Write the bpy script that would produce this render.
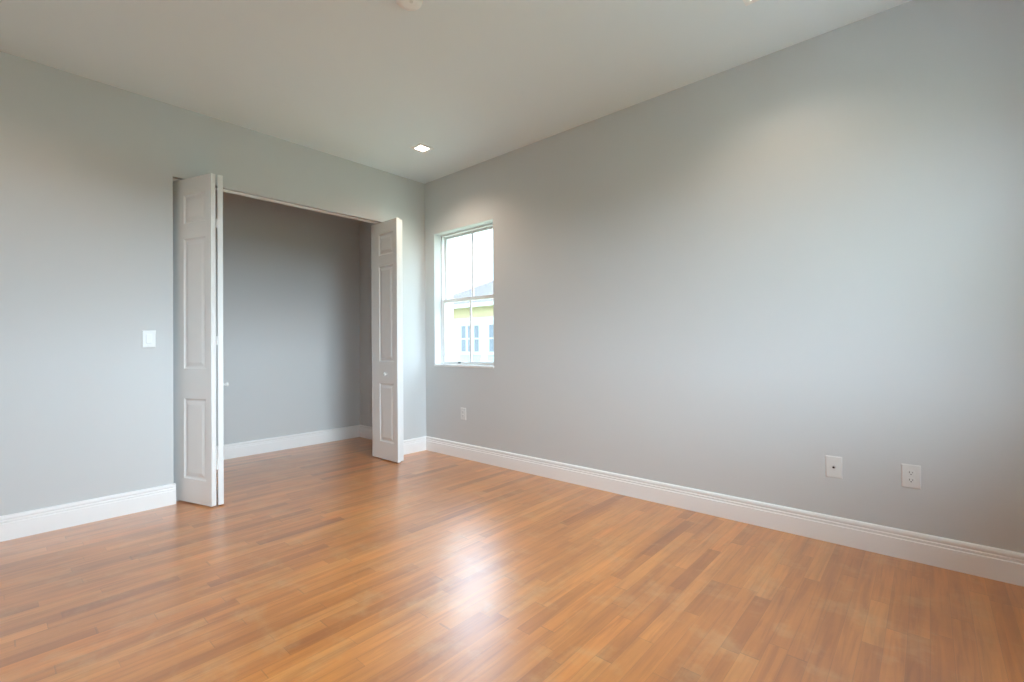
import bpy, bmesh, math, random
from mathutils import Vector, Matrix

random.seed(7)
scene = bpy.context.scene
for o in list(bpy.data.objects):
    bpy.data.objects.remove(o)
COL = scene.collection

# ------------------------------------------------------------------ camera
cam_data = bpy.data.cameras.new('camera')
cam = bpy.data.objects.new('camera', cam_data)
COL.objects.link(cam)
YAW, PITCH, ROLL = .7268, .0084, -.0082              # the picture leans about half a degree
right = Vector((math.cos(YAW), math.sin(YAW), 0))
ahead = Vector((-math.sin(YAW), math.cos(YAW), 0))
fwd = ahead * math.cos(PITCH) + Vector((0, 0, math.sin(PITCH)))
upv = -ahead * math.sin(PITCH) + Vector((0, 0, math.cos(PITCH)))
r2 = right * math.cos(ROLL) + upv * math.sin(ROLL)
u2 = upv * math.cos(ROLL) - right * math.sin(ROLL)
m3 = Matrix((r2, u2, -fwd)).transposed()
cam.matrix_world = Matrix.Translation((4.1665, -3.2446, 1.15)) @ m3.to_4x4()
cam_data.sensor_width = 36
cam_data.lens = 36 * 468.4 / 1024
cam_data.clip_start = .02
cam_data.clip_end = 500
scene.camera = cam

# ------------------------------------------------------------------ exposure
scene.view_settings.view_transform = 'Standard'
scene.view_settings.look = 'None'
scene.view_settings.exposure = 0.55
scene.view_settings.gamma = 1.0
scene.view_settings.use_curve_mapping = False
scene.cycles.use_denoising = True
scene.cycles.max_bounces = 14
scene.cycles.diffuse_bounces = 10
scene.cycles.transparent_max_bounces = 16
scene.cycles.sample_clamp_indirect = 8
scene.cycles.caustics_reflective = False

# ------------------------------------------------------------------ sky
GLOW_DIR = Vector((.97, -.10, .20)).normalized()      # low sky glow added to light the room through the side windows
world = bpy.data.worlds.new('sky')
scene.world = world
world.use_nodes = True
nt = world.node_tree
nt.nodes.clear()


def N(tree, typ, **kw):
    n = tree.nodes.new(typ)
    for k, v in kw.items():
        setattr(n, k, v)
    return n


def mathn(tree, op, a, b=None, c=None, clamp=False):
    n = N(tree, 'ShaderNodeMath', operation=op, use_clamp=clamp)
    for i, v in enumerate((a, b, c)):
        if v is None:
            continue
        if hasattr(v, 'links'):
            tree.links.new(v, n.inputs[i])
        else:
            n.inputs[i].default_value = v
    return n.outputs[0]


def mixc(tree, fac, a, b, blend='MIX'):
    n = N(tree, 'ShaderNodeMix', data_type='RGBA', blend_type=blend)
    for i, v in ((0, fac), (6, a), (7, b)):
        if hasattr(v, 'links'):
            tree.links.new(v, n.inputs[i])
        else:
            n.inputs[i].default_value = v
    return n.outputs[2]


def ramp(tree, fac, stops):
    n = N(tree, 'ShaderNodeValToRGB')
    el = n.color_ramp.elements
    while len(el) > len(stops):
        el.remove(el[-1])
    while len(el) < len(stops):
        el.new(.5)
    for e, (p, c) in zip(el, stops):
        e.position = p
        e.color = c if len(c) == 4 else (*c, 1)
    tree.links.new(fac, n.inputs[0])
    return n.outputs[0]


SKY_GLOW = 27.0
SKY_BASE = .78
tc = N(nt, 'ShaderNodeTexCoord')
sep = N(nt, 'ShaderNodeSeparateXYZ')
nt.links.new(tc.outputs['Generated'], sep.inputs[0])
cn = N(nt, 'ShaderNodeTexNoise')
cn.inputs['Scale'].default_value = 6.0
cn.inputs['Detail'].default_value = 5
cn.inputs['Roughness'].default_value = .55
cmap = N(nt, 'ShaderNodeMapping')
cmap.inputs['Location'].default_value = (1.3, .2, .4)
cmap.inputs['Scale'].default_value = (1, 1, 2.2)
nt.links.new(tc.outputs['Generated'], cmap.inputs[0])
nt.links.new(cmap.outputs[0], cn.inputs['Vector'])
cloud = ramp(nt, cn.outputs['Fac'], [(.42, (0, 0, 0)), (.58, (1, 1, 1))])
blue = ramp(nt, sep.outputs[2], [(0.0, (.80, .92, 1.0)), (.25, (.60, .82, 1.0)), (.42, (.36, .65, 1.0)), (.9, (.30, .58, 1.0))])
skyc = mixc(nt, mathn(nt, 'MULTIPLY', cloud, .7), blue, (1, 1, 1, 1))
dotn = N(nt, 'ShaderNodeVectorMath', operation='DOT_PRODUCT')
nt.links.new(tc.outputs['Generated'], dotn.inputs[0])
dotn.inputs[1].default_value = GLOW_DIR
d0 = mathn(nt, 'MAXIMUM', dotn.outputs['Value'], 0.0)
# strength of the added glow, tinted cool below
glow = mathn(nt, 'MULTIPLY', mathn(nt, 'POWER', d0, 6.0), SKY_GLOW)
dot2 = N(nt, 'ShaderNodeVectorMath', operation='DOT_PRODUCT')       # second glow added to brighten the long wall near the side windows
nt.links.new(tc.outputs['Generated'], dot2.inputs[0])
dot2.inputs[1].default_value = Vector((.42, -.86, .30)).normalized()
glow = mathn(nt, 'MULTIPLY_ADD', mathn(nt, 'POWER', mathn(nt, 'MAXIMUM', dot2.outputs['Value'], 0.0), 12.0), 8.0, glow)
hi = N(nt, 'ShaderNodeMapRange', interpolation_type='SMOOTHSTEP')   # sky raised overhead to strengthen the reflection in the floor
hi.inputs['From Min'].default_value = .25
hi.inputs['From Max'].default_value = .50
hi.inputs['To Min'].default_value = 1.0
hi.inputs['To Max'].default_value = 2.6
nt.links.new(sep.outputs[2], hi.inputs['Value'])
dot3 = N(nt, 'ShaderNodeVectorMath', operation='DOT_PRODUCT')       # third glow, added to feed the small window's reflection in the floor
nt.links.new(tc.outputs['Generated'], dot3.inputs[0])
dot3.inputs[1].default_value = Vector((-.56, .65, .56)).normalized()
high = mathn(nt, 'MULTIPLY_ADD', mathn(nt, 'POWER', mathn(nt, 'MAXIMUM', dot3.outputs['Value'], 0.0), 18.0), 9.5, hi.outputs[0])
below = mathn(nt, 'GREATER_THAN', sep.outputs[2], -.01)
bg = N(nt, 'ShaderNodeBackground')
nt.links.new(skyc, bg.inputs[0])
nt.links.new(mathn(nt, 'MULTIPLY', mathn(nt, 'MULTIPLY', high, SKY_BASE), below), bg.inputs[1])
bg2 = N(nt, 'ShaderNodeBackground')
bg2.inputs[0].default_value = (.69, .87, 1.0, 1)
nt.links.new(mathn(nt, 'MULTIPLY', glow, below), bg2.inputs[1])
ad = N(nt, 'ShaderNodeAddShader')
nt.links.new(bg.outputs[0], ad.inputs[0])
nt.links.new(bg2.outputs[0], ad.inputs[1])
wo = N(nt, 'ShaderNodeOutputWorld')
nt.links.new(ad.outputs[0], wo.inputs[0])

# ------------------------------------------------------------------ sun
sd = bpy.data.lights.new('sun', 'SUN')
sd.energy = 12
sd.angle = math.radians(2)
sd.color = (.90, .97, 1.0)
sun = bpy.data.objects.new('sun', sd)
COL.objects.link(sun)
sun.rotation_euler = Vector((-.34, .09, -.94)).to_track_quat('-Z', 'Y').to_euler()
sun.location = (3, -10, 15)

# dimensions shared by everything
XMAX, YMIN, H = 4.88, -4.3, 2.949
T_IN, T_EX = .115, .27
OP_L, OP_R, OP_T = -2.3225, -.452, 2.419            # closet opening
WIN = (.158, 1.046, .925, 2.362)                   # window in the right-hand wall
SIDE_WINDOWS = [(-2.25, -.60), (-3.75, -2.90)]     # beside the camera, on the x wall
WZ0, WZ1 = .934, 2.340
CLOSET_X = -1.25
CLOSET_Y0 = -2.75



def sky_portal(loc, rot, w, h):                    # a portal gives no light of its own: it only guides the sky sampling
    d = bpy.data.lights.new('sky_portal', 'AREA')
    d.shape = 'RECTANGLE'
    d.size, d.size_y = w, h
    d.cycles.is_portal = True
    o = bpy.data.objects.new('sky_portal', d)
    COL.objects.link(o)
    o.location, o.rotation_euler = loc, rot


for (a, b) in SIDE_WINDOWS:
    sky_portal((XMAX + T_EX, (a + b) / 2, (WZ0 + WZ1) / 2), (0, math.pi / 2, 0), WZ1 - WZ0, b - a)
sky_portal(((WIN[0] + WIN[1]) / 2, T_EX, (WIN[2] + WIN[3]) / 2), (-math.pi / 2, 0, 0), WIN[1] - WIN[0], WIN[3] - WIN[2])


# ------------------------------------------------------------------ materials
def mat(name, color, rough=.5, spec=.5, metal=0.0, noise=None, bump=None, coat=0.0):
    m = bpy.data.materials.new(name)
    m.use_nodes = True
    t = m.node_tree
    p = t.nodes['Principled BSDF']
    p.inputs['Roughness'].default_value = rough
    p.inputs['Metallic'].default_value = metal
    p.inputs['Specular IOR Level'].default_value = spec
    p.inputs['Coat Weight'].default_value = coat
    p.inputs['Base Color'].default_value = (*color, 1)
    tcn = N(t, 'ShaderNodeTexCoord')
    if noise:
        sc, amt = noise
        n = N(t, 'ShaderNodeTexNoise')
        n.inputs['Scale'].default_value = sc
        n.inputs['Detail'].default_value = 3
        t.links.new(tcn.outputs['Object'], n.inputs['Vector'])
        lo = tuple(c * (1 - amt) for c in color)
        hi = tuple(min(1, c * (1 + amt)) for c in color)
        t.links.new(ramp(t, n.outputs['Fac'], [(.3, lo), (.7, hi)]), p.inputs['Base Color'])
    if bump:
        sc, st = bump
        n = N(t, 'ShaderNodeTexNoise')
        n.inputs['Scale'].default_value = sc
        n.inputs['Detail'].default_value = 4
        t.links.new(tcn.outputs['Object'], n.inputs['Vector'])
        b = N(t, 'ShaderNodeBump')
        b.inputs['Strength'].default_value = st
        b.inputs['Distance'].default_value = .002
        t.links.new(n.outputs['Fac'], b.inputs['Height'])
        t.links.new(b.outputs[0], p.inputs['Normal'])
    return m


M_WALL = mat('wall_paint', (.585, .597, .602), .6, .25, noise=(1.5, .006), bump=(220, .12))
M_CEIL = mat('ceiling_paint', (.755, .83, .875), .7, .2, noise=(1.5, .006), bump=(160, .15))
M_TRIM = mat('white_trim_paint', (.85, .85, .85), .35, .45, noise=(3, .004))
M_DOOR = mat('white_door_paint', (.79, .80, .80), .38, .45, noise=(3, .004), bump=(90, .05))
M_VINYL = mat('white_window_frame', (.78, .79, .80), .35, .5, noise=(4, .004))
M_SILL = mat('white_marble_sill', (.80, .80, .80), .2, .5, noise=(9, .02))
M_PLATE = mat('white_plastic', (.70, .70, .69), .3, .5, noise=(5, .003))
M_BLACK = mat('black_hole', (.012, .012, .013), .5, .4, noise=(20, .1))
M_STEEL = mat('brushed_steel', (.55, .55, .55), .35, .5, 1.0, noise=(60, .05))
M_DARKMETAL = mat('dark_latch_metal', (.16, .16, .16), .4, .5, .6, noise=(30, .05))
M_STUCCO_Y = mat('yellow_stucco', (.43, .36, .235), .9, .1, noise=(6, .03), bump=(60, .3))
M_STUCCO_W = mat('white_exterior_paint', (.37, .375, .38), .7, .2, noise=(5, .02))
M_PANEL = mat('pale_grey_exterior_panel', (.27, .30, .31), .7, .2, noise=(5, .02))
M_EXTGLASS = mat('dark_window_glass', (.15, .165, .20), .15, .6, noise=(3, .03))
M_CONCRETE = mat('pale_concrete', (.72, .73, .74), .9, .1, noise=(4, .05), bump=(80, .3))
M_LAWN = mat('lawn_grass', (.33, .38, .28), .95, .05, noise=(9, .35), bump=(50, .6))


def roof_tile_material():
    m = mat('pale_roof_tiles', (.5, .47, .45), .85, .15)
    t = m.node_tree
    p = t.nodes['Principled BSDF']
    tcn = N(t, 'ShaderNodeTexCoord')
    mp = N(t, 'ShaderNodeMapping')
    mp.inputs['Scale'].default_value = (1, 1, 1)
    t.links.new(tcn.outputs['Object'], mp.inputs[0])
    br = N(t, 'ShaderNodeTexBrick')
    br.inputs['Color1'].default_value = (.105, .10, .10, 1)
    br.inputs['Color2'].default_value = (.088, .084, .084, 1)
    br.inputs['Mortar'].default_value = (.04, .04, .04, 1)
    br.inputs['Scale'].default_value = 3
    br.inputs['Mortar Size'].default_value = .02
    t.links.new(mp.outputs[0], br.inputs['Vector'])
    t.links.new(br.outputs['Color'], p.inputs['Base Color'])
    return m


M_ROOF = roof_tile_material()


def glass_material():
    m = bpy.data.materials.new('window_glass')
    m.use_nodes = True
    t = m.node_tree
    t.nodes.clear()
    lw = N(t, 'ShaderNodeLayerWeight')
    lw.inputs['Blend'].default_value = .5
    fac = mathn(t, 'MULTIPLY_ADD', mathn(t, 'POWER', lw.outputs['Facing'], 5.0), .90, .03)
    tr = N(t, 'ShaderNodeBsdfTransparent')
    tr.inputs[0].default_value = (.97, .985, .985, 1)
    gl = N(t, 'ShaderNodeBsdfGlossy')
    gl.inputs['Roughness'].default_value = .02
    mx = N(t, 'ShaderNodeMixShader')
    t.links.new(fac, mx.inputs[0])
    t.links.new(tr.outputs[0], mx.inputs[1])
    t.links.new(gl.outputs[0], mx.inputs[2])
    out = N(t, 'ShaderNodeOutputMaterial')
    t.links.new(mx.outputs[0], out.inputs[0])
    return m


M_GLASS = glass_material()


def lamp_material():
    m = bpy.data.materials.new('lit_lamp_lens')
    m.use_nodes = True
    p = m.node_tree.nodes['Principled BSDF']
    p.inputs['Base Color'].default_value = (.9, .88, .84, 1)
    p.inputs['Emission Color'].default_value = (1, .86, .72, 1)
    p.inputs['Emission Strength'].default_value = 9
    return m


M_LAMP = lamp_material()


def floor_material():
    m = bpy.data.materials.new('oak_strip_flooring')
    m.use_nodes = True
    t = m.node_tree
    p = t.nodes['Principled BSDF']
    L = t.links.new
    tcn = N(t, 'ShaderNodeTexCoord')
    s = N(t, 'ShaderNodeSeparateXYZ')
    L(tcn.outputs['Object'], s.inputs[0])
    W = .066
    xs = mathn(t, 'DIVIDE', s.outputs[0], W)
    row = mathn(t, 'FLOOR', xs)
    fx = mathn(t, 'FRACT', xs)
    wn = N(t, 'ShaderNodeTexWhiteNoise', noise_dimensions='1D')
    L(row, wn.inputs['W'])
    # each row has its own offset and its own board length
    wn2 = N(t, 'ShaderNodeTexWhiteNoise', noise_dimensions='1D')
    L(mathn(t, 'ADD', row, 71.3), wn2.inputs['W'])
    ln = mathn(t, 'MULTIPLY_ADD', wn2.outputs['Value'], .55, .50)
    ys = mathn(t, 'DIVIDE', mathn(t, 'ADD', s.outputs[1], mathn(t, 'MULTIPLY', wn.outputs['Value'], 7.0)), ln)
    # uneven joints along one row
    ywarp = mathn(t, 'ADD', ys, mathn(t, 'MULTIPLY', mathn(t, 'SINE', mathn(t, 'MULTIPLY_ADD', ys, 2.1, mathn(t, 'MULTIPLY', row, 1.7))), .28))
    idx = mathn(t, 'FLOOR', ywarp)
    fy = mathn(t, 'FRACT', ywarp)
    cv = N(t, 'ShaderNodeCombineXYZ')
    L(row, cv.inputs[0])
    L(idx, cv.inputs[1])
    wb = N(t, 'ShaderNodeTexWhiteNoise', noise_dimensions='2D')
    L(cv.outputs[0], wb.inputs['Vector'])
    board = ramp(t, wb.outputs['Value'], [
        (0.0, (.415, .134, .021)), (.12, (.510, .176, .028)), (.42, (.570, .204, .036)),
        (.68, (.605, .228, .044)), (.88, (.645, .265, .062)), (1.0, (.650, .225, .036))])
    # grain runs with the boards
    gv = N(t, 'ShaderNodeCombineXYZ')
    L(mathn(t, 'MULTIPLY', s.outputs[0], 46.0), gv.inputs[0])
    L(mathn(t, 'MULTIPLY_ADD', s.outputs[1], 2.4, mathn(t, 'MULTIPLY', wb.outputs['Value'], 40.0)), gv.inputs[1])
    L(mathn(t, 'MULTIPLY', row, 3.1), gv.inputs[2])
    g = N(t, 'ShaderNodeTexNoise')
    g.inputs['Scale'].default_value = 1.0
    g.inputs['Detail'].default_value = 5
    g.inputs['Roughness'].default_value = .6
    g.inputs['Distortion'].default_value = .6
    L(gv.outputs[0], g.inputs['Vector'])
    grain = ramp(t, g.outputs['Fac'], [(.30, (.80, .74, .68)), (.5, (1, 1, 1)), (.70, (1.10, 1.12, 1.12))])
    c1 = mixc(t, 1.0, board, grain, 'MULTIPLY')
    # broad blotches of tone over several boards
    bn = N(t, 'ShaderNodeTexNoise')
    bn.inputs['Scale'].default_value = 2.6
    bn.inputs['Detail'].default_value = 3
    L(tcn.outputs['Object'], bn.inputs['Vector'])
    blot = ramp(t, bn.outputs['Fac'], [(.3, (.90, .88, .86)), (.7, (1.08, 1.08, 1.08))])
    c2 = mixc(t, 1.0, c1, blot, 'MULTIPLY')
    # long soft streaks that run through several boards, and pale worn patches
    sv = N(t, 'ShaderNodeCombineXYZ')
    L(mathn(t, 'MULTIPLY', s.outputs[0], 15.0), sv.inputs[0])
    L(mathn(t, 'MULTIPLY', s.outputs[1], 1.3), sv.inputs[1])
    sn = N(t, 'ShaderNodeTexNoise')
    sn.inputs['Scale'].default_value = 1.0
    sn.inputs['Detail'].default_value = 4
    L(sv.outputs[0], sn.inputs['Vector'])
    c2 = mixc(t, 1.0, c2, ramp(t, sn.outputs['Fac'], [(.32, (.84, .80, .76)), (.5, (1, 1, 1)), (.68, (1.10, 1.12, 1.16))]), 'MULTIPLY')
    pn = N(t, 'ShaderNodeTexNoise')
    pn.inputs['Scale'].default_value = 5.5
    pn.inputs['Detail'].default_value = 5
    pn.inputs['Roughness'].default_value = .65
    L(tcn.outputs['Object'], pn.inputs['Vector'])
    c2 = mixc(t, ramp(t, pn.outputs['Fac'], [(.52, (0, 0, 0)), (.74, (.42, .42, .42))]), c2, (.66, .42, .20, 1))
    # joints
    ex = mathn(t, 'MINIMUM', fx, mathn(t, 'SUBTRACT', 1.0, fx))
    exm = mathn(t, 'LESS_THAN', ex, .010)
    ey = mathn(t, 'MINIMUM', fy, mathn(t, 'SUBTRACT', 1.0, fy))
    eym = mathn(t, 'LESS_THAN', ey, .0022)
    gap = mathn(t, 'MAXIMUM', exm, eym)
    c3 = mixc(t, mathn(t, 'MULTIPLY', gap, .30), c2, (.11, .045, .018, 1))
    L(c3, p.inputs['Base Color'])
    # worn satin varnish
    rn = N(t, 'ShaderNodeTexNoise')
    rn.inputs['Scale'].default_value = 5
    rn.inputs['Detail'].default_value = 6
    L(tcn.outputs['Object'], rn.inputs['Vector'])
    rr = N(t, 'ShaderNodeMapRange')
    rr.inputs['To Min'].default_value = .34
    rr.inputs['To Max'].default_value = .42
    L(rn.outputs['Fac'], rr.inputs['Value'])
    L(rr.outputs[0], p.inputs['Roughness'])
    p.inputs['IOR'].default_value = 1.5
    p.inputs['Specular IOR Level'].default_value = .6
    p.inputs['Coat Weight'].default_value = 1.0
    p.inputs['Coat Roughness'].default_value = .31
    p.inputs['Coat IOR'].default_value = 1.7
    # tiny height differences between boards and across the grain
    hgt = mathn(t, 'ADD', mathn(t, 'MULTIPLY', g.outputs['Fac'], .22), mathn(t, 'MULTIPLY', gap, -.5))
    # boards lie slightly tilted and cupped, and the whole floor is a little wavy
    wt = N(t, 'ShaderNodeTexWhiteNoise', noise_dimensions='2D')
    tv = N(t, 'ShaderNodeVectorMath', operation='ADD')
    L(cv.outputs[0], tv.inputs[0])
    tv.inputs[1].default_value = (17.3, 5.1, 0)
    L(tv.outputs[0], wt.inputs['Vector'])
    fc = mathn(t, 'SUBTRACT', fx, .5)
    tilt = mathn(t, 'MULTIPLY', mathn(t, 'MULTIPLY', fc, mathn(t, 'SUBTRACT', wt.outputs['Value'], .5)), 1.6)
    cup = mathn(t, 'MULTIPLY', mathn(t, 'MULTIPLY', fc, fc), .9)
    wv = N(t, 'ShaderNodeTexNoise')
    wv.inputs['Scale'].default_value = 11
    wv.inputs['Detail'].default_value = 2
    L(tcn.outputs['Object'], wv.inputs['Vector'])
    hgt = mathn(t, 'ADD', mathn(t, 'ADD', hgt, tilt), mathn(t, 'MULTIPLY_ADD', wv.outputs['Fac'], 1.2, cup))
    b = N(t, 'ShaderNodeBump')
    b.inputs['Strength'].default_value = .5
    b.inputs['Distance'].default_value = .0013
    L(hgt, b.inputs['Height'])
    L(b.outputs[0], p.inputs['Normal'])
    return m


M_FLOOR = floor_material()


# ------------------------------------------------------------------ mesh helpers
def link(name, bm, material, parent=None, smooth=False, loc=None):
    bmesh.ops.recalc_face_normals(bm, faces=bm.faces[:])
    me = bpy.data.meshes.new(name)
    bm.to_mesh(me)
    bm.free()
    me.materials.append(material)
    if smooth:
        for f in me.polygons:
            f.use_smooth = True
        me.set_sharp_from_angle(angle=math.radians(40))
    o = bpy.data.objects.new(name, me)
    COL.objects.link(o)
    if parent is not None:
        o.parent = parent
    if loc is not None:
        o.location = loc
    return o


def tag(o, label=None, cat=None, group=None, kind=None):
    if label:
        o['label'] = label
    if cat:
        o['category'] = cat
    if group:
        o['group'] = group
    if kind:
        o['kind'] = kind
    return o


def empty(name, loc=(0, 0, 0), rz=0.0):
    o = bpy.data.objects.new(name, None)
    o.empty_display_size = .1
    COL.objects.link(o)
    o.location = loc
    o.rotation_euler = (0, 0, rz)
    return o


def box(bm, x0, x1, y0, y1, z0, z1, bevel=0.0, seg=2):
    r = bmesh.ops.create_cube(bm, size=1)
    vs = r['verts']
    for v in vs:
        v.co = Vector((x0 + (v.co.x + .5) * (x1 - x0), y0 + (v.co.y + .5) * (y1 - y0), z0 + (v.co.z + .5) * (z1 - z0)))
    if bevel:
        es = list({e for v in vs for e in v.link_edges})
        bmesh.ops.bevel(bm, geom=es, offset=bevel, segments=seg, profile=.5, affect='EDGES')
    return vs


def lathe(bm, prof, axis, origin, seg=24):
    """prof = [(radius, distance along axis)], closed at zero radius ends."""
    axis = Vector(axis).normalized()
    a = axis.orthogonal().normalized()
    b = axis.cross(a)
    origin = Vector(origin)
    rings = []
    for r, h in prof:
        if r < 1e-6:
            rings.append([bm.verts.new(origin + axis * h)])
        else:
            rings.append([bm.verts.new(origin + axis * h + (a * math.cos(2 * math.pi * k / seg) + b * math.sin(2 * math.pi * k / seg)) * r) for k in range(seg)])
    for A, B in zip(rings, rings[1:]):
        for k in range(seg):
            k2 = (k + 1) % seg
            if len(A) == 1 and len(B) == 1:
                continue
            if len(A) == 1:
                bm.faces.new((A[0], B[k], B[k2]))
            elif len(B) == 1:
                bm.faces.new((A[k], A[k2], B[0]))
            else:
                bm.faces.new((A[k], A[k2], B[k2], B[k]))
    for R in (rings[0], rings[-1]):
        if len(R) > 1:
            bm.faces.new(R)


def slab_with_holes(u0, u1, v0, v1, n0, n1, holes, place):
    """Wall slab between n0 and n1 in the (u, v) plane with rectangular holes; place(u, v, n) -> point."""
    us = sorted({u0, u1, *[h[0] for h in holes], *[h[1] for h in holes]})
    vs = sorted({v0, v1, *[h[2] for h in holes], *[h[3] for h in holes]})
    us = [u for u in us if u0 <= u <= u1]
    vs = [v for v in vs if v0 <= v <= v1]
    bm = bmesh.new()
    cache = {}

    def V(i, j, n):
        k = (i, j, n)
        if k not in cache:
            cache[k] = bm.verts.new(place(us[i], vs[j], n))
        return cache[k]

    def solid(i, j):
        if not (0 <= i < len(us) - 1 and 0 <= j < len(vs) - 1):
            return False
        cu, cv = (us[i] + us[i + 1]) / 2, (vs[j] + vs[j + 1]) / 2
        return not any(h[0] < cu < h[1] and h[2] < cv < h[3] for h in holes)

    for i in range(len(us) - 1):
        for j in range(len(vs) - 1):
            if not solid(i, j):
                continue
            for n in (n0, n1):
                bm.faces.new((V(i, j, n), V(i + 1, j, n), V(i + 1, j + 1, n), V(i, j + 1, n)))
            for (di, dj, a, b) in ((-1, 0, (i, j), (i, j + 1)), (1, 0, (i + 1, j), (i + 1, j + 1)),
                                   (0, -1, (i, j), (i + 1, j)), (0, 1, (i, j + 1), (i + 1, j + 1))):
                if not solid(i + di, j + dj):
                    bm.faces.new((V(*a, n0), V(*b, n0), V(*b, n1), V(*a, n1)))
    return bm


# ------------------------------------------------------------------ room shell
bm = bmesh.new()
box(bm, CLOSET_X - .2, XMAX + T_EX, YMIN - T_EX, T_EX, -.2, 0)
tag(link('floor', bm, M_FLOOR), 'glossy orange-brown strip wood floor of the empty room', 'floor', kind='structure')

bm = bmesh.new()
box(bm, CLOSET_X - .2, XMAX + T_EX, YMIN - T_EX, T_EX, H, H + .2)
tag(link('ceiling', bm, M_CEIL), 'plain white painted flat ceiling with recessed lights', 'ceiling', kind='structure')

bm = bmesh.new()
box(bm, CLOSET_X - .9, XMAX + T_EX + 1.0, YMIN - 1.1, .9, H + .2, H + .32)  # unseen; the overhang is shaped to block sun from the windows
tag(link('roof_sunshade', bm, M_STUCCO_W), 'unseen white roof slab, its eaves added to keep sun out of the room', 'roof', kind='structure')

bm = slab_with_holes(YMIN, 0, 0, H, -T_IN, 0, [(OP_L, OP_R, -1, OP_T)], lambda u, v, n: (n, u, v))
tag(link('wall_left', bm, M_WALL), 'pale grey wall with the open closet doorway in it', 'wall', kind='structure')

bm = slab_with_holes(CLOSET_X - .2, XMAX + T_EX, 0, H, 0, T_EX, [WIN], lambda u, v, n: (u, n, v))
tag(link('wall_right', bm, M_WALL), 'long pale grey wall with one small window at its far end', 'wall', kind='structure')

bm = slab_with_holes(YMIN, 0, 0, H, XMAX, XMAX + T_EX, [(a, b, WZ0, WZ1) for a, b in SIDE_WINDOWS], lambda u, v, n: (n, u, v))
tag(link('wall_window_side', bm, M_WALL), 'grey wall with two wide windows beside the camera', 'wall', kind='structure')

bm = bmesh.new()
box(bm, CLOSET_X - .2, XMAX + T_EX, YMIN - T_EX, YMIN, 0, H)
tag(link('wall_back', bm, M_WALL), 'plain grey wall behind the camera', 'wall', kind='structure')

bm = bmesh.new()
box(bm, CLOSET_X - .2, CLOSET_X, YMIN, 0, 0, H)
tag(link('wall_closet_back', bm, M_WALL), 'dim grey back wall inside the closet', 'wall', kind='structure')
bm = bmesh.new()
box(bm, CLOSET_X, -T_IN, CLOSET_Y0 - .1, CLOSET_Y0, 0, H)
tag(link('wall_closet_left', bm, M_WALL), 'grey left side wall inside the closet', 'wall', kind='structure')
bm = bmesh.new()
CLOSET_Y1 = -.072
box(bm, CLOSET_X, -T_IN, CLOSET_Y1, 0, 0, H)
tag(link('wall_closet_right', bm, M_WALL), 'dark grey right side wall inside the closet', 'wall', kind='structure')

# baseboards ---------------------------------------------------------
BB = [(0, 0), (.017, 0), (.017, .100), (.0155, .103), (.0125, .1045), (.0125, .108), (.0145, .110), (.0145, .117),
      (.0135, .1195), (.0105, .121), (.0105, .125), (.0135, .128), (.0145, .133), (.0140, .140), (.0115, .146), (.006, .150), (0, .151)]


def baseboard(name, p0, p1, nrm, label, ends=(0, 0)):
    """profile swept from p0 to p1, standing out from the wall along nrm; ends: mitre of each end (+1 grows, -1 shrinks with depth)."""
    bm = bmesh.new()
    p0, p1, nrm = Vector(p0), Vector(p1), Vector(nrm)
    d = (p1 - p0).normalized()
    A, B = [], []
    for t, z in BB:
        A.append(bm.verts.new(p0 + nrm * t + Vector((0, 0, z)) - d * (ends[0] * t)))
        B.append(bm.verts.new(p1 + nrm * t + Vector((0, 0, z)) + d * (ends[1] * t)))
    for i in range(len(BB) - 1):
        bm.faces.new((A[i], A[i + 1], B[i + 1], B[i]))
    bm.faces.new((A[-1], A[0], B[0], B[-1]))
    bm.faces.new(A)
    bm.faces.new(B)
    return tag(link(name, bm, M_TRIM), label, 'baseboard', kind='structure')


baseboard('baseboard_right', (0, 0, 0), (XMAX, 0, 0), (0, -1, 0), 'white moulded baseboard along the long right wall', (-1, -1))
baseboard('baseboard_left', (0, YMIN, 0), (0, OP_L + .012, 0), (1, 0, 0), 'white baseboard on the grey wall left of the closet', (-1, 0))
baseboard('baseboard_corner', (0, OP_R, 0), (0, 0, 0), (1, 0, 0), 'short white baseboard between the closet and the room corner', (0, -1))
baseboard('baseboard_window_side', (XMAX, 0, 0), (XMAX, YMIN, 0), (-1, 0, 0), 'white baseboard under the wide windows', (-1, -1))
baseboard('baseboard_back', (0, YMIN, 0), (XMAX, YMIN, 0), (0, 1, 0), 'white baseboard on the wall behind the camera', (-1, -1))
baseboard('baseboard_closet_back', (CLOSET_X, CLOSET_Y0, 0), (CLOSET_X, CLOSET_Y1, 0), (1, 0, 0), 'white baseboard along the back of the closet', (-1, -1))
baseboard('baseboard_closet_right', (CLOSET_X, CLOSET_Y1, 0), (-T_IN, CLOSET_Y1, 0), (0, -1, 0), 'white baseboard on the right side of the closet', (-1, 0))
baseboard('baseboard_closet_left', (CLOSET_X, CLOSET_Y0, 0), (-T_IN, CLOSET_Y0, 0), (0, 1, 0), 'white baseboard on the left side of the closet', (-1, 0))

# closet door track --------------------------------------------------
bm = bmesh.new()
TX = -.062
box(bm, TX - .016, TX + .016, OP_L + .002, OP_R - .002, OP_T - .003, OP_T)
box(bm, TX - .016, TX - .0135, OP_L + .002, OP_R - .002, OP_T - .011, OP_T - .003)
box(bm, TX + .0135, TX + .016, OP_L + .002, OP_R - .002, OP_T - .011, OP_T - .003)
tag(link('trim_1', bm, M_TRIM), 'white metal bifold track under the closet header', 'track', kind='structure')


# ------------------------------------------------------------------ bifold doors
LW, LH, LT = .452, 2.394, .034
Z_GAP = .011
PANEL_Z = [(.174, .764), (.982, 1.946), (2.058, 2.272)]
WIDE, NARROW = .140, .062                       # the stile at the fold is slimmer


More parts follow.
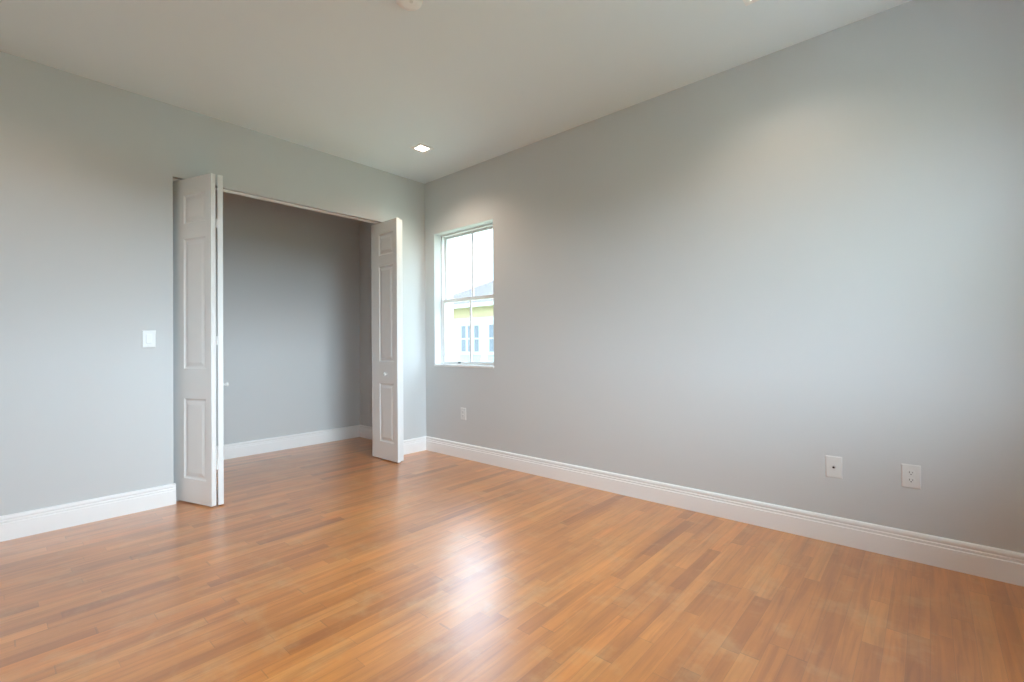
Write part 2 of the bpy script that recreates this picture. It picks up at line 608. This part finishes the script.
def leaf_bm(u_lo, u_hi):
    """u: 0..LW, front at n = 0, back at n = -LT, v up; moulded raised panels on both faces."""
    bm = bmesh.new()

    def face_side(n_face, sgn):
        us = [0, u_lo, u_hi, LW]
        vs = [0]
        for p in PANEL_Z:
            vs += [p[0], p[1]]
        vs.append(LH)
        g = [[bm.verts.new((u, n_face, v)) for v in vs] for u in us]
        for i in range(3):
            for j in range(len(vs) - 1):
                q = (g[i][j], g[i + 1][j], g[i + 1][j + 1], g[i][j + 1])
                if i == 1 and j % 2 == 1:
                    prev = q
                    for ins, dep in ((.005, .0040), (.012, .0075), (.020, .0080), (.024, .0072), (.046, .0012), (.050, .0008)):
                        u0, u1, v0, v1 = us[1] + ins, us[2] - ins, vs[j] + ins, vs[j + 1] - ins
                        cur = tuple(bm.verts.new((u, n_face - sgn * dep, v)) for u, v in ((u0, v0), (u1, v0), (u1, v1), (u0, v1)))
                        for k in range(4):
                            bm.faces.new((prev[k], prev[(k + 1) % 4], cur[(k + 1) % 4], cur[k]))
                        prev = cur
                    bm.faces.new(prev)
                else:
                    bm.faces.new(q)
        return g

    f = face_side(0, 1)
    b = face_side(-LT, -1)
    nv = len(f[0])
    for j in range(nv - 1):
        bm.faces.new((f[0][j], f[0][j + 1], b[0][j + 1], b[0][j]))
        bm.faces.new((f[3][j], f[3][j + 1], b[3][j + 1], b[3][j]))
    for i in range(3):
        bm.faces.new((f[i][0], f[i + 1][0], b[i + 1][0], b[i][0]))
        bm.faces.new((f[i][-1], f[i + 1][-1], b[i + 1][-1], b[i][-1]))
    return bm


def add_leaf(root, p0, p1, front_normal, knob=False):
    """leaf whose FRONT face runs from p0 to p1 (plan points); front_normal tells which side is the front."""
    p0, p1 = Vector((*p0, 0)), Vector((*p1, 0))
    d = (p1 - p0).normalized()
    n = Vector((-d.y, d.x, 0))
    bm = leaf_bm(NARROW, LW - WIDE) if knob else leaf_bm(WIDE, LW - NARROW)
    flip = n.dot(Vector((*front_normal, 0))) < 0
    for v in bm.verts:
        u, nn, z = v.co
        v.co = p0 + d * u + n * (-nn if flip else nn) + Vector((0, 0, z + Z_GAP))
    fn = -n if flip else n
    leaf = link('door_panel', bm, M_DOOR, root)
    # slim bevel so the edges catch light
    bv = leaf.modifiers.new('edge', 'BEVEL')
    bv.width = .0015
    bv.segments = 2
    bv.limit_method = 'ANGLE'
    bv.angle_limit = math.radians(60)
    if knob:
        c = p0 + d * .188 + Vector((0, 0, .867))
        kb = bmesh.new()
        lathe(kb, [(.0, 0), (.012, 0), (.012, .002), (.0065, .005), (.006, .012), (.011, .016), (.0155, .021), (.0165, .026), (.0145, .031), (.008, .0345), (0, .0355)], fn, c, 24)
        tag(link('knob', kb, M_PLATE, leaf, smooth=True), 'small round white knob')
    return leaf, d, fn


def make_bifold(name, label, hinge, tipA, tipB, tail, nA, nB):
    root = empty(name, (0, 0, 0))
    tag(root, label, 'door', kind='structure')
    leafA, dA, fA = add_leaf(root, hinge, tipA, nA)
    leafB, dB, fB = add_leaf(root, tipB, tail, nB, knob=True)
    bA = Vector((*tipA, 0)) - fA * LT
    bB = Vector((*tipB, 0)) - fB * LT
    for z in (.30, 1.20, 2.05):
        hb = bmesh.new()
        mid = (bA + bB) / 2
        lathe(hb, [(0, z - .032), (.0042, z - .032), (.0042, z + .032), (0, z + .032)], (0, 0, 1), mid, 12)
        # the two leaves of the hinge lie on the inner faces
        for base, fn, d in ((bA, fA, dA), (bB, fB, -dB)):
            q = [base - d * .028, base - fn * .0015]
            vs = []
            for zz in (z - .03, z + .03):
                for (k, t) in ((.002, 0), (.03, 0), (.03, .0018), (.002, .0018)):
                    vs.append(hb.verts.new(base - d * k - fn * (t + .0002) + Vector((0, 0, zz))))
            for k in range(4):
                hb.faces.new((vs[k], vs[(k + 1) % 4], vs[4 + (k + 1) % 4], vs[4 + k]))
            hb.faces.new(vs[:4])
            hb.faces.new(vs[4:])
        link('hinge', hb, M_TRIM, root, smooth=True)
    # top pivot, bottom pivot and the guide that runs in the track
    for p, dd, fn in ((hinge, dA, fA), (tail, -dB, fB)):
        c = Vector((*p, 0)) + dd * .03 - fn * (LT / 2)
        pb = bmesh.new()
        lathe(pb, [(0, LH + .009), (.005, LH + .009), (.005, LH + .0165), (0, LH + .0165)], (0, 0, 1), c, 12)
        link('guide_pin', pb, M_STEEL, root, smooth=True)
    c = Vector((*hinge, 0)) + dA * .03 - fA * (LT / 2)
    pb = bmesh.new()
    lathe(pb, [(0, .0035), (.006, .0035), (.006, .0115), (0, .0115)], (0, 0, 1), c, 12)
    box(pb, c.x - .02, c.x + .02, min(c.y, 9) - .012, c.y + .012, 0, .0035)
    link('floor_pivot', pb, M_STEEL, root)
    return root


def along(p, ang, L=LW):
    return (p[0] + math.cos(ang) * L, p[1] + math.sin(ang) * L)


# left pair: first leaf hangs on the left jamb and swings out 18 degrees off square
aA = math.radians(17.7)
tA = (.325, -2.168)
hL = along(tA, aA + math.pi)
tB = (.328, -2.092)
tailL = along(tB, math.radians(180 - 16.6))
make_bifold('door_1', 'left white folding closet door, its two moulded leaves folded out into the room', hL, tA, tB, tailL, (0, -1), (0, 1))

# right pair: the leaf with the visible knob runs square out of the wall
tBr = (.294, -.574)
tailR = (tBr[0] - LW, -.575)
tAr = (.262, -.484)
hR = along(tAr, math.radians(180 - 1.0))
make_bifold('door_2', 'right white folding closet door beside the window corner, knob on its facing leaf', hR, tAr, tBr, tailR, (0, 1), (0, -1))


# ------------------------------------------------------------------ windows
def ring(bm, u0, u1, v0, v1, wl, wr, wb, wt, n0, n1, place, bev=.0):
    """four bars of a rectangular frame"""
    for a in ((u0, u0 + wl, v0, v1), (u1 - wr, u1, v0, v1), (u0 + wl, u1 - wr, v0, v0 + wb), (u0 + wl, u1 - wr, v1 - wt, v1)):
        pts = [place(u, v, n) for u in a[:2] for v in a[2:] for n in (n0, n1)]
        xs, ys, zs = zip(*pts)
        box(bm, min(xs), max(xs), min(ys), max(ys), min(zs), max(zs), bev, 1)


def make_window(name, label, u0, u1, v0, v1, place, vmid, nmunt=1, latch=None):
    root = empty(name, place((u0 + u1) / 2, v0, 0))
    tag(root, label, 'window', kind='structure')
    org = Vector(root.location)

    def P(u, v, n):
        return tuple(Vector(place(u, v, n)) - org)

    def bar(bm, a, b, c, d, n0, n1, bev=.0015):
        pts = [P(u, v, n) for u in (a, b) for v in (c, d) for n in (n0, n1)]
        xs, ys, zs = zip(*pts)
        box(bm, min(xs), max(xs), min(ys), max(ys), min(zs), max(zs), bev, 1)

    sill = .022
    bm = bmesh.new()
    bar(bm, u0 - .004, u1 + .004, v0, v0 + sill, -.010, .098, .003)
    sl = link('window_sill', bm, M_SILL, root)
    v0s = v0 + sill
    f = bmesh.new()
    ring(f, u0, u1, v0, v1, .014, .014, .030, .016, .098, .185, P, .0012)
    ring(f, u0 + .014, u1 - .014, v0 + .03, v1 - .016, .010, .010, .004, .010, .136, .142, P, 0)
    fr = link('window_frame', f, M_VINYL, root)
    for (nm, a, b, n0, n1, wb, wt, st) in (('lower_sash', v0 + .030, vmid + .018, .108, .134, .024, .036, .024),
                                           ('upper_sash', vmid - .016, v1 - .018, .144, .170, .036, .020, .020)):
        s = bmesh.new()
        ring(s, u0 + .016, u1 - .016, a, b, st, st, wb, wt, n0, n1, P, .0015)
        so = link(nm, s, M_VINYL, root)
        for k in range(nmunt):
            uc = u0 + (u1 - u0) * (k + 1) / (nmunt + 1)
            m = bmesh.new()
            bar(m, uc - .011, uc + .011, a + wb - .002, b - wt + .002, (n0 + n1) / 2 - .008, (n0 + n1) / 2 + .008)
            link('muntin', m, M_VINYL, so)
        g = bmesh.new()
        bar(g, u0 + .016 + st - .004, u1 - .016 - st + .004, a + wb - .004, b - wt + .004, (n0 + n1) / 2 - .002, (n0 + n1) / 2 + .002, 0)
        link('pane', g, M_GLASS, so)
        if nm == 'lower_sash' and latch is not None:
            l = bmesh.new()
            bar(l, latch - .018, latch + .018, a + .004, a + .020, n0 - .010, n0 + .001, .002)
            tag(link('sash_latch', l, M_DARKMETAL, so), 'small dark latch on the bottom rail')
    return root


make_window('window_1', 'small white single-hung window near the room corner', *WIN, lambda u, v, n: (u, n, v), 1.636, 1, latch=.44)
for i, (a, b) in enumerate(SIDE_WINDOWS):
    make_window('window_%d' % (i + 2), 'wide white window beside the camera, ' + ('nearer the long grey wall' if i == 0 else 'nearer the back wall'),
                a, b, WZ0, WZ1, lambda u, v, n: (XMAX + n, u, v), 1.64, 1)


# ------------------------------------------------------------------ wall plates
def plate_root(name, loc, nrm, label, cat, group=None):
    o = empty(name, loc, math.atan2(nrm[1], nrm[0]))     # local +x points out of the wall
    return tag(o, label, cat, group)


def plate_bm(w=.080, h=.124, t=.006):
    bm = bmesh.new()
    a = [bm.verts.new((0, y, z)) for y, z in ((-w / 2, -h / 2), (w / 2, -h / 2), (w / 2, h / 2), (-w / 2, h / 2))]
    prev = a
    for ins, x in ((0, .0022), (.003, .0050), (.006, t)):
        c = [bm.verts.new((x, y, z)) for y, z in ((-w / 2 + ins, -h / 2 + ins), (w / 2 - ins, -h / 2 + ins), (w / 2 - ins, h / 2 - ins), (-w / 2 + ins, h / 2 - ins))]
        for k in range(4):
            bm.faces.new((prev[k], prev[(k + 1) % 4], c[(k + 1) % 4], c[k]))
        prev = c
    bm.faces.new(prev)
    bm.faces.new(a)
    return bm


def screws(root, zs):
    for z in zs:
        b = bmesh.new()
        lathe(b, [(0, .0055), (.0032, .0055), (.0030, .0072), (0, .0076)], (1, 0, 0), (0, 0, z), 12)
        link('screw', b, M_PLATE, root, smooth=True)


def duplex(loc, nrm, label):
    r = plate_root('power_outlet', loc, nrm, label, 'outlet', 'wall outlets')
    link('cover_plate', plate_bm(), M_PLATE, r)
    for zc in (.0195, -.0195):
        f = bmesh.new()
        lathe(f, [(0, .0055), (.0172, .0055), (.0172, .0078), (.0165, .0085), (0, .0085)], (1, 0, 0), (0, 0, zc), 24)
        for v in f.verts:                                  # flat top and bottom of a receptacle face
            v.co.z = zc + max(-.0142, min(.0142, v.co.z - zc))
        bmesh.ops.remove_doubles(f, verts=f.verts[:], dist=1e-6)
        face = link('receptacle', f, M_PLATE, r)
        s = bmesh.new()
        box(s, .0080, .0088, -.0075, -.0054, zc - .002, zc + .0075)
        box(s, .0080, .0088, .0054, .0075, zc - .001, zc + .0065)
        lathe(s, [(0, .0080), (.0026, .0080), (.0026, .0088), (0, .0088)], (1, 0, 0), (0, 0, zc - .0075), 12)
        tag(link('slots', s, M_BLACK, face), 'dark plug slots')
    screws(r, (0,))
    return r


duplex((4.0895, 0, .440), (0, -1), 'white power outlet low on the long grey wall, right of the cable plate')
duplex((.610, 0, .450), (0, -1), 'white power outlet on the grey wall below the window')

r = plate_root('cable_outlet', (3.7515, 0, .4335), (0, -1), 'white cable wall plate with one dark socket, left of the power outlet', 'outlet', 'wall outlets')
link('cover_plate', plate_bm(), M_PLATE, r)
b = bmesh.new()
lathe(b, [(.0095, .0055), (.0095, .0085), (.0062, .0095), (.0062, .0150), (.0045, .0150), (.0045, .0056)], (1, 0, 0), (0, 0, 0), 20)
jk = link('cable_socket', b, M_STEEL, r, smooth=True)
b = bmesh.new()
lathe(b, [(0, .0060), (.0052, .0060), (.0056, .0152), (0, .0152)], (1, 0, 0), (0, 0, 0), 16)
tag(link('socket_hole', b, M_BLACK, jk), 'black hole of the socket')
screws(r, (.041, -.041))

r = plate_root('light_switch', (0, -2.4675, 1.215), (1, 0), 'white rocker light switch on the grey wall left of the closet', 'light switch')
link('cover_plate', plate_bm(), M_PLATE, r)
b = bmesh.new()
box(b, .005, .0075, -.0170, .0170, -.0335, .0335, .001, 1)
box(b, .0070, .0080, -.0155, .0155, -.032, .032)
fr = link('rocker_frame', b, M_PLATE, r)
b = bmesh.new()
pts = [(.0078, -.031), (.0125, -.030), (.0092, 0), (.0084, .030), (.0078, .031)]
L_ = [b.verts.new((x, -.0145, z)) for x, z in pts]
R_ = [b.verts.new((x, .0145, z)) for x, z in pts]
for k in range(len(pts)):
    k2 = (k + 1) % len(pts)
    b.faces.new((L_[k], L_[k2], R_[k2], R_[k]))
b.faces.new(L_)
b.faces.new(R_)
link('rocker', b, M_PLATE, r)
screws(r, (.048, -.048))


# ------------------------------------------------------------------ ceiling fixtures
def downlight(x, y, label, power):
    r = tag(empty('downlight', (x, y, H)), label, 'ceiling light', 'recessed square downlights')
    bm = bmesh.new()
    prev = None
    for hw, z in ((.078, 0), (.077, -.004), (.074, -.0055), (.056, -.0055), (.048, -.0030), (.047, -.0008)):
        c = [bm.verts.new((sx * hw, sy * hw, z)) for sx, sy in ((-1, -1), (1, -1), (1, 1), (-1, 1))]
        if prev:
            for k in range(4):
                bm.faces.new((prev[k], prev[(k + 1) % 4], c[(k + 1) % 4], c[k]))
        prev = c
    link('trim_ring', bm, M_TRIM, r)
    bm = bmesh.new()
    box(bm, -.0465, .0465, -.0465, .0465, -.0030, -.0006)
    tag(link('lens', bm, M_LAMP, r), 'glowing square lens')
    ld = bpy.data.lights.new('downlight_lamp', 'SPOT')
    ld.energy = power
    ld.color = (1.0, .82, .66)
    ld.spot_size = math.radians(142)
    ld.spot_blend = .85
    ld.shadow_soft_size = .045
    lo = bpy.data.objects.new('downlight_lamp', ld)
    COL.objects.link(lo)
    lo.parent = r
    lo.location = (0, 0, -.055)
    return r


downlight(.737, -.601, 'square recessed ceiling light near the corner above the window', 25)
downlight(3.537, -.628, 'square recessed ceiling light near the long wall, cut by the top edge', 13)

downlight(3.462, -3.05, 'unseen square recessed ceiling light, added near the camera for warm fill', 32)  # unseen lamp added to warm the floor at the right
downlight(.737, -3.25, 'unseen square recessed ceiling light, added beyond the upper left for fill', 9)  # unseen lamp added to warm the left wall and floor

r = tag(empty('smoke_detector', (2.19, -1.798, H)), 'round white smoke detector on the ceiling', 'smoke detector')
bm = bmesh.new()
lathe(bm, [(0, 0), (.070, 0), (.072, -.004), (.072, -.012), (.069, -.014), (0, -.014)], (0, 0, 1), (0, 0, 0), 48)
link('mounting_base', bm, M_TRIM, r, smooth=True)
bm = bmesh.new()
lathe(bm, [(0, -.0135), (.062, -.0135), (.062, -.019), (.066, -.021), (.065, -.030), (.058, -.037), (.030, -.040), (0, -.040)], (0, 0, 1), (0, 0, 0), 48)
link('cover', bm, M_TRIM, r, smooth=True)
bm = bmesh.new()
lathe(bm, [(0, -.0395), (.010, -.0395), (.009, -.042), (0, -.0422)], (0, 0, 1), (.02, 0, 0), 16)
link('test_button', bm, M_PLATE, r, smooth=True)

# ------------------------------------------------------------------ outside the window
GZ = -.35
bm = bmesh.new()
bmesh.ops.create_grid(bm, x_segments=2, y_segments=2, size=60)
tag(link('ground', bm, M_LAWN, loc=(0, 0, GZ)), 'green lawn outside the house', 'lawn', kind='structure')

bm = bmesh.new()
box(bm, XMAX + T_EX + .02, XMAX + T_EX + 1.7, YMIN - T_EX - 4, 3, GZ - .1, GZ + .03, .01, 1)  # unseen paving added as a bright reflector for the ceiling
tag(link('bounce_path', bm, M_CONCRETE), 'unseen pale concrete walk, added to bounce sunlight up to the ceiling', 'bounce_path', kind='structure')

HY = 11.9                                      # facing wall of the neighbouring house
HX0, HX1 = -15.3, -3.0
EAVE = 2.97
house = tag(empty('neighbor_house', (HX0, HY, GZ)), 'pale yellow single-storey house with a light tiled roof seen through the small window', 'house')
ho = Vector(house.location)


def hbox(bm, x0, x1, y0, y1, z0, z1, bev=0):
    box(bm, x0 - ho.x, x1 - ho.x, y0 - ho.y, y1 - ho.y, z0 - ho.z, z1 - ho.z, bev, 1)


bm = bmesh.new()
hbox(bm, HX0, HX1, HY, HY + 9, GZ, EAVE)
link('wall', bm, M_STUCCO_Y, house)
bm = bmesh.new()
hbox(bm, HX0 - .1, HX1 + .1, HY - .06, HY + .02, GZ, 2.433)
link('lower_cladding', bm, M_STUCCO_W, house)
bm = bmesh.new()
e = .50
A = [Vector((HX0 - e, HY - e, EAVE + .05)), Vector((HX1 + e, HY - e, EAVE + .05)), Vector((HX1 + e, HY + 9 + e, EAVE + .05)), Vector((HX0 - e, HY + 9 + e, EAVE + .05))]
rise = 2.5
rdg = [Vector((HX0 + 4.5, HY + 4.5, EAVE + .05 + rise)), Vector((HX1 - 4.5, HY + 4.5, EAVE + .05 + rise))]
va = [bm.verts.new(p - ho) for p in A]
vr = [bm.verts.new(p - ho) for p in rdg]
bm.faces.new((va[0], va[1], vr[1], vr[0]))
bm.faces.new((va[1], va[2], vr[1]))
bm.faces.new((va[2], va[3], vr[0], vr[1]))
bm.faces.new((va[3], va[0], vr[0]))
bm.faces.new(va)
link('roof', bm, M_ROOF, house)
bm = bmesh.new()
hbox(bm, HX0 - e, HX1 + e, HY - e - .1, HY - e + .02, EAVE - .09, EAVE + .08)
link('gutter', bm, M_STUCCO_W, house)


def house_window(x0, x1, z0, z1):
    f = bmesh.new()
    for a in ((x0 - .12, x0 + .03, z0 - .12, z1 + .12), (x1 - .03, x1 + .12, z0 - .12, z1 + .12),
              (x0 + .03, x1 - .03, z1 - .02, z1 + .12), (x0 + .03, x1 - .03, z0 - .12, z0 + .02)):
        hbox(f, a[0], a[1], HY - .12, HY - .05, a[2], a[3])
    for k in (1, 2):
        xm = x0 + (x1 - x0) * k / 3
        hbox(f, xm - .06, xm + .06, HY - .11, HY - .06, z0 + .02, z1 - .02)
    zm = (z0 + z1) / 2
    hbox(f, x0 + .03, x1 - .03, HY - .105, HY - .065, zm - .035, zm + .035)
    w = link('window', f, M_STUCCO_W, house)
    g = bmesh.new()
    hbox(g, x0 + .02, x1 - .02, HY - .075, HY - .062, z0 + .01, z1 - .01)
    link('pane', g, M_EXTGLASS, w)
    p = bmesh.new()
    hbox(p, x0 - .05, x1 + .05, HY - .085, HY - .055, z0 - .75, z0 - .13)
    link('apron_panel', p, M_PANEL, w)


HOUSE_WINDOWS = [(-12.49, -11.2, .835, 2.08), (-10.64, -9.35, .835, 2.08), (-8.79, -7.5, .835, 2.08)]
for hw in HOUSE_WINDOWS:
    house_window(*hw)
